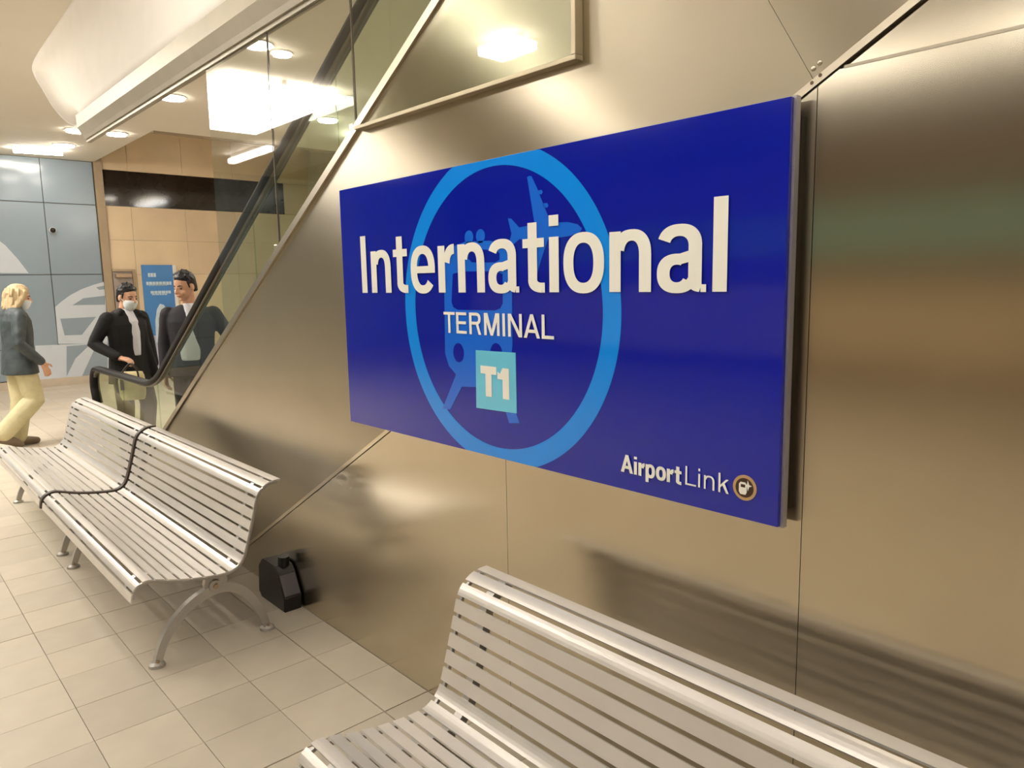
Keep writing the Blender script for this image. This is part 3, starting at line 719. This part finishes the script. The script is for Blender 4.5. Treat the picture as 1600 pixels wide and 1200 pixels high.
# black box on the floor against the wall
bx = tag(empty('floor_box', (-3.46, -0.05, 0)), 'black plastic box with a sloping grey label on the floor against the steel wall', 'box')
bm = bmesh.new()
prof = [(-0.16, 0.03), (-0.13, 0.0), (0.14, 0.0), (0.145, 0.075), (0.085, 0.185), (0.055, 0.215), (-0.10, 0.215), (-0.145, 0.17)]
add_prism(bm, [(a, -0.05, b) for a, b in prof], (0, 0.092, 0))
bmesh.ops.bevel(bm, geom=list(bm.edges), offset=0.004, segments=2, affect='EDGES')
from_bm('body', bm, BLACKP, bx)
d = Vector((0.085 - 0.145, 0, 0.185 - 0.075)).normalized(); nn = Vector((d.z, 0, -d.x))
a = Vector((0.145, -0.045, 0.075)) + d * 0.008 + nn * 0.001; b = Vector((0.085, -0.045, 0.185)) - d * 0.012 + nn * 0.001
prism('label', [a, a + Vector((0, 0.08, 0)), b + Vector((0, 0.08, 0)), b], nn * 0.003, LABELG, bx)
bm = bmesh.new(); add_cyl(bm, (0.05, 0.0, 0.21), (0.1, 0, 1), 0.028, 0.05, 16); from_bm('shade_blob', bm, BLACKP, bx)  # shadow and reflection above the box, put in as a solid black blob


# ================================================================== PEOPLE
I4 = Matrix.Identity(4)
class Body:
    """collects rounded limbs and lofts (forward = +x, left = +y) and fuses them into one skin"""
    def __init__(self): self.bm = bmesh.new(); self.m = I4
    def limb(self, pts, radii, flat=None, seg=14):
        pts = [Vector(p) for p in pts]; P = []; Rr = []
        for i in range(len(pts) - 1):
            for k in range(6):
                t = k / 6; P.append(pts[i].lerp(pts[i + 1], t)); Rr.append(radii[i] + (radii[i + 1] - radii[i]) * t)
        P.append(pts[-1]); Rr.append(radii[-1])
        d0 = (P[0] - P[1]).normalized(); d1 = (P[-1] - P[-2]).normalized()
        r0, r1 = Rr[0], Rr[-1]
        for c in (0.5, 0.87, 0.985):
            P.insert(0, pts[0] + d0 * r0 * c); Rr.insert(0, r0 * math.sqrt(1 - c * c))
            P.append(pts[-1] + d1 * r1 * c); Rr.append(r1 * math.sqrt(1 - c * c))
        P = [self.m @ p for p in P]
        add_tube(self.bm, P, Rr, seg, None if flat is None else [r * flat for r in Rr], up=Vector((0.97, 0.05, 0.2)))
    def loft(self, rings, seg=20):
        """rings: (z, forward centre, half width left, half depth forward[, left centre])"""
        P = [self.m @ Vector((r[1], r[4] if len(r) > 4 else 0, r[0])) for r in rings]
        ax = (self.m.to_3x3() @ Vector((1, 0, 0)))
        rr = []
        for p, r in zip(P, rings):
            ly = self.m.to_3x3() @ Vector((0, 1, 0))
            rr.append([self.bm.verts.new(p + ly * r[2] * math.cos(2 * math.pi * k / seg) + ax * r[3] * math.sin(2 * math.pi * k / seg)) for k in range(seg)])
        for a, b in zip(rr, rr[1:]):
            for k in range(seg): self.bm.faces.new((a[k], a[(k + 1) % seg], b[(k + 1) % seg], b[k]))
        self.bm.faces.new(rr[0][::-1]); self.bm.faces.new(rr[-1])
    def ball(self, c, rx, ry, rz):
        r = bmesh.ops.create_uvsphere(self.bm, u_segments=14, v_segments=10, radius=1.0)
        for v in r['verts']: v.co = self.m @ (Vector(c) + Vector((v.co.x * rx, v.co.y * ry, v.co.z * rz)))
    def fuse(self, name, m, parent, voxel=0.008, it=4):
        bmesh.ops.recalc_face_normals(self.bm, faces=self.bm.faces)
        me = bpy.data.meshes.new('tmp'); self.bm.to_mesh(me); self.bm.free()
        o = bpy.data.objects.new('tmp', me); COL.objects.link(o)
        r = o.modifiers.new('r', 'REMESH'); r.mode = 'VOXEL'; r.voxel_size = voxel
        k = o.modifiers.new('s', 'SMOOTH'); k.factor = 0.5; k.iterations = it
        bpy.context.view_layer.update()
        out = bpy.data.meshes.new_from_object(o.evaluated_get(bpy.context.evaluated_depsgraph_get()))
        out.name = name; bpy.data.objects.remove(o); bpy.data.meshes.remove(me)
        out.materials.clear()
        return link(name, out, m, parent, True)
HEAD = [(-0.004, 0.040, 0.016, 0.020), (0.012, 0.036, 0.034, 0.045), (0.035, 0.028, 0.049, 0.062), (0.07, 0.018, 0.061, 0.078), (0.115, 0.008, 0.070, 0.090), (0.155, 0.0, 0.074, 0.096), (0.19, -0.004, 0.069, 0.088), (0.215, -0.008, 0.052, 0.066), (0.228, -0.010, 0.024, 0.030)]
def head(b):
    b.loft(HEAD)
    b.limb([(0.096, 0, 0.118), (0.116, 0, 0.082)], [0.009, 0.014]); b.ball((0.103, 0.012, 0.078), 0.012, 0.01, 0.008); b.ball((0.103, -0.012, 0.078), 0.012, 0.01, 0.008)
    for s in (1, -1):
        b.ball((-0.005, s * 0.073, 0.105), 0.02, 0.009, 0.031)
        b.limb([(0.090, s * 0.016, 0.130), (0.082, s * 0.046, 0.130)], [0.009, 0.008])
        b.ball((0.074, s * 0.036, 0.07), 0.022, 0.02, 0.022)
    b.ball((0.092, 0, 0.045), 0.012, 0.026, 0.009); b.ball((0.084, 0, 0.014), 0.016, 0.022, 0.014)
def hand(b, wrist, along, palm_n, curl, side):
    """wrist point, direction of the fingers, palm normal; five fingers, thumb on the side"""
    a = Vector(along).normalized(); n = Vector(palm_n).normalized(); l = n.cross(a).normalized() * side; n = a.cross(l).normalized() * (1 if True else 1)
    n = Vector(palm_n) - a * Vector(palm_n).dot(a); n.normalize()
    w = Vector(wrist)
    for k in (-1.2, -0.4, 0.4, 1.2): b.limb([w + l * 0.012 * k * 0.8, w + a * 0.085 + l * 0.020 * k * 0.8], [0.017, 0.013])
    for k, ln in ((-1.5, 0.062), (-0.5, 0.078), (0.5, 0.082), (1.5, 0.072)):
        r = w + a * 0.085 + l * 0.018 * k; c = curl
        d1 = a * math.cos(c * 0.5) + n * math.sin(c * 0.5); d2 = a * math.cos(c * 1.3) + n * math.sin(c * 1.3); d3 = a * math.cos(c * 2.1) + n * math.sin(c * 2.1)
        p1 = r + d1 * ln * 0.42; p2 = p1 + d2 * ln * 0.34; p3 = p2 + d3 * ln * 0.26
        b.limb([r, p1, p2, p3], [0.0095, 0.009, 0.0085, 0.0075], seg=10)
    t0 = w + a * 0.025 + l * 0.026; t1 = t0 + (a * 0.5 + l * 0.8 + n * 0.35).normalized() * 0.042; t2 = t1 + (a * 0.85 + l * 0.25 + n * 0.45).normalized() * 0.034
    b.limb([t0, t1, t2], [0.013, 0.0105, 0.009], seg=10)
EYE = mat('eye_dark', (30, 22, 20), 0.2); LIP = mat('lip', (176, 104, 92), 0.5); HAIRB = mat('black_hair', (22, 17, 16), 0.45, 0, 0.3, 60, bump=0.004, bscale=90, stretch=(1, 1, 0.2)); HAIRF = mat('blond_hair', (196, 172, 132), 0.5, 0, 0.25, 40, bump=0.006, bscale=70, stretch=(1, 1, 0.15))
MASKM = mat('face_mask', (226, 232, 234), 0.7, 0, 0.03, 20)
def small(name, prims, m, parent, M4):
    b = Body(); b.m = M4
    for p in prims: (b.ball(*p[1:]) if p[0] == 'b' else b.limb(*p[1:]))
    return from_bm(name, b.bm, m, parent, True)
def face(parent, H, mouth=True):
    for s in (1, -1):
        small('eye', [('b', (0.085, s * 0.031, 0.108), 0.010, 0.015, 0.006)], EYE, parent, H)
        small('eyebrow', [('l', [(0.097, s * 0.015, 0.131), (0.094, s * 0.033, 0.136), (0.080, s * 0.052, 0.131)], [0.004, 0.005, 0.003])], HAIRB, parent, H)
    if mouth: small('mouth', [('b', (0.101, 0, 0.046), 0.007, 0.024, 0.005)], LIP, parent, H)
def head_matrix(base, yaw, pitch=0.0, roll=0.0):
    return Matrix.Translation(Vector(base)) @ Matrix.Rotation(yaw, 4, 'Z') @ Matrix.Rotation(pitch, 4, 'Y') @ Matrix.Rotation(roll, 4, 'X')
def torso(b, sc=0.0, top=1.0, hem=0.86):
    b.loft([(hem, 0, 0.165 + sc * 2.0, 0.112 + sc * 1.9), (0.95, 0, 0.160 + sc * 1.35, 0.112 + sc * 1.2), (1.06, 0.005, 0.152 + sc, 0.108 + sc), (1.18, 0.008, 0.162 + sc, 0.112 + sc), (1.30, 0.004, 0.185 + sc * 0.8, 0.112 + sc * 0.8), (1.375, -0.004, 0.186 + sc * 0.5, 0.092 + sc * 0.5), (1.412, -0.008, 0.150 + sc * 0.3, 0.072 + sc * 0.4), (1.445, -0.008, 0.075 + sc * 0.3, 0.062 + sc * 0.3)])
def leg(b, hip, knee, ankle, toe, e=0.0):
    b.limb([hip, knee, ankle], [0.083 + e, 0.056 + e, 0.039 + e * 1.5])
    if toe is not None: b.limb([ankle, Vector(ankle) + Vector((-0.03, 0, -0.035)), toe], [0.038, 0.036, 0.026])
def arm(b, sh, el, wr, e=0.0):
    b.limb([sh, el, wr], [0.055 + e, 0.042 + e, 0.028 + e * 0.75])
def figure(name, loc, theta, label, legs, arms, hands, hm, cols, hem=0.80, hair=None, mask=False, coat_extra=None, shirt=None, lean=0.0, legs_e=0.018):
    """legs/arms: right then left; all measured in the person's own frame"""
    r = tag(empty(name, loc, theta), label, 'person')
    b = Body(); torso(b)
    b.limb([(-0.008, 0, 1.40), Vector(hm.translation) + hm.to_3x3() @ Vector((0, 0, 0.06))], [0.060, 0.055])
    for l in legs: leg(b, *l)
    for a in arms: arm(b, *a)
    for h in hands: hand(b, *h)
    b.m = hm; head(b); b.m = I4
    b.fuse('body', SKIN, r, 0.0062, 3)
    face(r, hm, not mask)
    t = Body(); t.loft([(0.80, 0, 0.165, 0.120), (0.90, 0, 0.172, 0.124), (1.02, 0.003, 0.160, 0.116)])
    for l in legs: t.limb([l[0], l[1], Vector(l[2]) + Vector((0, 0, 0.02))], [0.090 + legs_e * 0.4, 0.062 + legs_e, 0.052 + legs_e])
    t.fuse('trousers', cols[1], r, 0.010, 4)
    c = Body(); torso(c, 0.026, hem=hem)
    for sh, el, wr in arms:
        w2 = Vector(wr).lerp(Vector(el), 0.10); c.limb([Vector(sh) + Vector((0, 0, -0.004)), el, w2], [0.069, 0.058, 0.045])
    if coat_extra: coat_extra(c)
    c.fuse('jacket', cols[0], r, 0.009, 3)
    for l in legs:
        k = Body(); an = Vector(l[2]); k.limb([an + Vector((-0.035, 0, -0.030)), an.lerp(Vector(l[3]), 0.5) + Vector((0, 0, -0.012)), l[3]], [0.046, 0.046, 0.036]); k.limb([an, an + Vector((-0.03, 0, -0.03))], [0.048, 0.046])
        k.fuse('shoe', cols[2], r, 0.007, 2)
    if hair:
        h = Body(); h.m = hm; hair(h); h.fuse('hair', cols[3], r, 0.006, 1)
    if mask:
        k = Body(); k.m = hm
        k.loft([(-0.012, 0.052, 0.028, 0.026), (0.005, 0.050, 0.047, 0.044), (0.035, 0.050, 0.060, 0.060), (0.070, 0.050, 0.064, 0.071), (0.092, 0.050, 0.060, 0.066)])
        k.fuse('face_mask', MASKM, r, 0.005, 2)
        for s in (1, -1): small('ear_loop', [('l', [(0.052, s * 0.066, 0.08), (0.0, s * 0.078, 0.108)], [0.0025, 0.0025])], MASKM, r, hm)
    if shirt:
        k = Body(); shirt(k); k.fuse('shirt', cols[4], r, 0.007, 2)
    return r
def short_hair(h):
    h.loft([(0.055, -0.060, 0.046, 0.038), (0.10, -0.034, 0.0715, 0.062), (0.14, -0.017, 0.078, 0.080), (0.175, -0.006, 0.079, 0.092), (0.205, -0.002, 0.073, 0.086), (0.228, 0.0, 0.054, 0.066), (0.240, 0.0, 0.028, 0.034)])
    rg = random.Random(3)
    for k in range(70):
        a = rg.uniform(0, 2 * math.pi); e = rg.uniform(0.15, 1.5); q = Vector((math.cos(a) * math.cos(e) * 0.088, math.sin(a) * math.cos(e) * 0.074, 0.150 + math.sin(e) * 0.086))
        if q.x > 0.055 and q.z < 0.19: continue
        d = Vector((rg.uniform(-0.3, 1.0) * 0.6, rg.uniform(-0.5, 0.5) + q.y * 5, rg.uniform(0.2, 0.9))).normalized()
        h.limb([q, q + d * rg.uniform(0.014, 0.03)], [0.013, 0.006], seg=8)
    for s in (1, -1): h.limb([(0.03, s * 0.072, 0.15), (0.025, s * 0.070, 0.105)], [0.010, 0.006])
def long_hair(h):
    h.loft([(-0.030, -0.066, 0.070, 0.050), (0.01, -0.060, 0.088, 0.064), (0.06, -0.045, 0.096, 0.084), (0.12, -0.028, 0.098, 0.098), (0.17, -0.012, 0.096, 0.106), (0.21, -0.006, 0.076, 0.090), (0.240, -0.004, 0.048, 0.058), (0.250, -0.004, 0.02, 0.025)])
    for s in (1, -1): h.limb([(0.045, s * 0.072, 0.17), (0.02, s * 0.088, 0.09), (-0.03, s * 0.085, -0.01)], [0.026, 0.030, 0.028])
    rg = random.Random(5)
    for k in range(60):
        a = rg.uniform(1.2, 5.1); q = Vector((-0.02 + math.cos(a) * 0.10, math.sin(a) * 0.095, rg.uniform(0.0, 0.20)))
        h.limb([q, q + Vector((math.cos(a) * 0.012, math.sin(a) * 0.012, -0.05))], [0.012, 0.007], seg=8)
BLK = mat('black_wool', (16, 13, 14), 0.85, 0, 0.2, 30); NAVY = mat('dark_suit', (27, 23, 29), 0.75, 0, 0.15, 30); NAVT = mat('dark_trousers', (20, 18, 24), 0.8, 0, 0.15, 30)
WHT = mat('white_shirt', (214, 214, 218), 0.8, 0, 0.05, 12, bump=0.01, bscale=14); SHOE = mat('black_shoe', (20, 17, 16), 0.35); TEALJ = mat('charcoal_jacket', (62, 70, 72), 0.55, 0, 0.2, 12, bump=0.02, bscale=9); KHAKI = mat('khaki_cloth', (198, 188, 148), 0.85, 0, 0.1, 9, bump=0.02, bscale=7); BSHOE = mat('brown_shoe', (112, 96, 76), 0.6)
TG = Vector((0, 0, 0))
D2R = math.radians
# suited man at the escalator foot
def suit_shirt(k): k.loft([(0.965, 0.076, 0.110, 0.074), (1.06, 0.080, 0.100, 0.076), (1.18, 0.086, 0.076, 0.072), (1.30, 0.076, 0.048, 0.060), (1.40, 0.048, 0.046, 0.046), (1.455, 0.020, 0.056, 0.050)])
figure('person', (-6.67, 0.69, 0.012), D2R(-30), 'man in a dark suit jacket and white shirt standing behind the handrail',
       [((0, -0.09, 0.90), (0.02, -0.10, 0.48), (0, -0.11, 0.085), (0.17, -0.13, 0.036)), ((0, 0.09, 0.90), (0.03, 0.11, 0.48), (0, 0.12, 0.085), (0.17, 0.14, 0.036))],
       [((-0.01, -0.185, 1.365), (-0.02, -0.235, 1.10), (0.05, -0.235, 0.86)), ((-0.01, 0.185, 1.365), (-0.07, 0.315, 1.12), (0.06, 0.235, 0.92))],
       [((0.05, -0.235, 0.86), (0.12, 0, -1), (0.3, 1, 0), 0.5, 1), ((0.06, 0.235, 0.92), (0.3, -0.45, -0.8), (-0.3, -1, 0), 0.4, 1)],
       head_matrix((0.01, 0, 1.492), D2R(-38), D2R(12)), (NAVY, NAVT, SHOE, HAIRB, WHT), 0.82, short_hair, False, None, suit_shirt)
# masked man in an open black coat
def coat(c):
    c.loft([(0.74, 0.05, 0.060, 0.10, 0.20), (0.90, 0.05, 0.055, 0.105, 0.17), (1.10, 0.03, 0.05, 0.10, 0.14), (1.30, 0.02, 0.05, 0.09, 0.12)])
    c.limb([(0.06, 0.10, 1.41), (-0.04, 0.0, 1.45), (0.06, -0.10, 1.41)], [0.03, 0.034, 0.03]); c.limb([(0.08, 0.09, 1.40), (0.07, 0.17, 1.36)], [0.028, 0.02])
def coat_shirt(k): k.loft([(0.99, 0.090, 0.052, 0.064), (1.10, 0.090, 0.062, 0.066), (1.22, 0.086, 0.072, 0.068), (1.33, 0.076, 0.070, 0.060), (1.42, 0.040, 0.052, 0.050), (1.455, 0.02, 0.054, 0.048)])
pm = figure('person', (-7.74, 0.44, 0.012), D2R(22), 'dark-haired man in a white mask and open black coat carrying a bag',
       [((0, -0.09, 0.90), (0.03, -0.10, 0.48), (0.0, -0.11, 0.085), (0.17, -0.12, 0.036)), ((0, 0.09, 0.90), (0.10, 0.10, 0.50), (0.02, 0.11, 0.085), (0.19, 0.12, 0.036))],
       [((-0.01, -0.185, 1.365), (-0.10, -0.285, 1.12), (0.15, -0.205, 0.985)), ((-0.01, 0.185, 1.365), (-0.02, 0.255, 1.10), (0.06, 0.235, 0.86))],
       [((0.15, -0.205, 0.985), (0.95, 0.35, -0.25), (0.1, 0.3, -1), 0.95, -1), ((0.06, 0.235, 0.86), (0.12, 0, -1), (0.3, -1, 0), 0.5, -1)],
       head_matrix((0.02, 0, 1.455), D2R(6), D2R(10)), (BLK, NAVT, SHOE, HAIRB, WHT), 0.72, short_hair, True, coat, coat_shirt)
pm.scale = (0.98, 0.98, 0.965)
# bag hanging from his hand
M4 = Matrix.Translation(Vector((-7.74, 0.44, 0.012))) @ Matrix.Rotation(D2R(22), 4, 'Z')
hp = M4 @ Vector((0.27, -0.19, 0.915))
BAGM = mat('beige_bag', (224, 206, 158), 0.6, 0, 0.12, 14, bump=0.02, bscale=10); STRAP = mat('bag_strap', (42, 30, 20), 0.6)
bg = tag(empty('handbag', (hp.x, hp.y, 0.575), D2R(60)), 'soft beige bag with dark straps hanging from the masked man\'s hand', 'bag')
b = Body(); b.loft([(0.0, 0, 0.05, 0.10), (0.05, 0, 0.06, 0.115), (0.16, 0, 0.058, 0.12), (0.23, 0, 0.042, 0.112), (0.265, 0, 0.02, 0.10)]); b.fuse('bag_body', BAGM, bg, 0.009, 3)
for s in (-0.035, 0.035):
    bm = bmesh.new(); add_tube(bm, lerp_list([(-0.07, s, 0.20), (-0.06, s * 0.9, 0.27), (-0.02, s * 0.4, 0.325), (0.0, 0, 0.335), (0.02, s * 0.4, 0.325), (0.06, s * 0.9, 0.27), (0.07, s, 0.20)], 24), 0.008, 8, up=Vector((0, 1, 0))); from_bm('strap', bm, STRAP, bg, True)
    bm = bmesh.new(); box_bm(bm, (-0.085, s * 1.7 - 0.006, 0.10), (-0.055, s * 1.7 + 0.006, 0.22)); from_bm('strap_tab', bm, STRAP, bg)
# blond walker on the left
figure('person', (-8.94, -0.28, 0.0), D2R(100), 'blond walker in a charcoal jacket and khaki trousers at the left edge',
       [((0, -0.09, 0.88), (0.07, -0.09, 0.49), (-0.24, -0.09, 0.165), (-0.10, -0.09, 0.05)), ((0, 0.09, 0.88), (0.01, 0.09, 0.47), (-0.06, 0.09, 0.085), (0.11, 0.09, 0.036))],
       [((-0.02, -0.185, 1.355), (-0.07, -0.25, 1.08), (0.13, -0.24, 0.87)), ((-0.01, 0.185, 1.355), (0.0, 0.25, 1.08), (-0.02, 0.24, 0.86))],
       [((0.13, -0.24, 0.87), (0.35, 0, -1), (0, 1, 0), 0.5, -1), ((-0.02, 0.24, 0.86), (0.05, 0, -1), (0, -1, 0), 0.5, 1)],
       head_matrix((0.035, 0, 1.425), D2R(-12), D2R(8)), (TEALJ, KHAKI, BSHOE, HAIRF, WHT), 0.76, long_hair, True, None, None, legs_e=0.035)
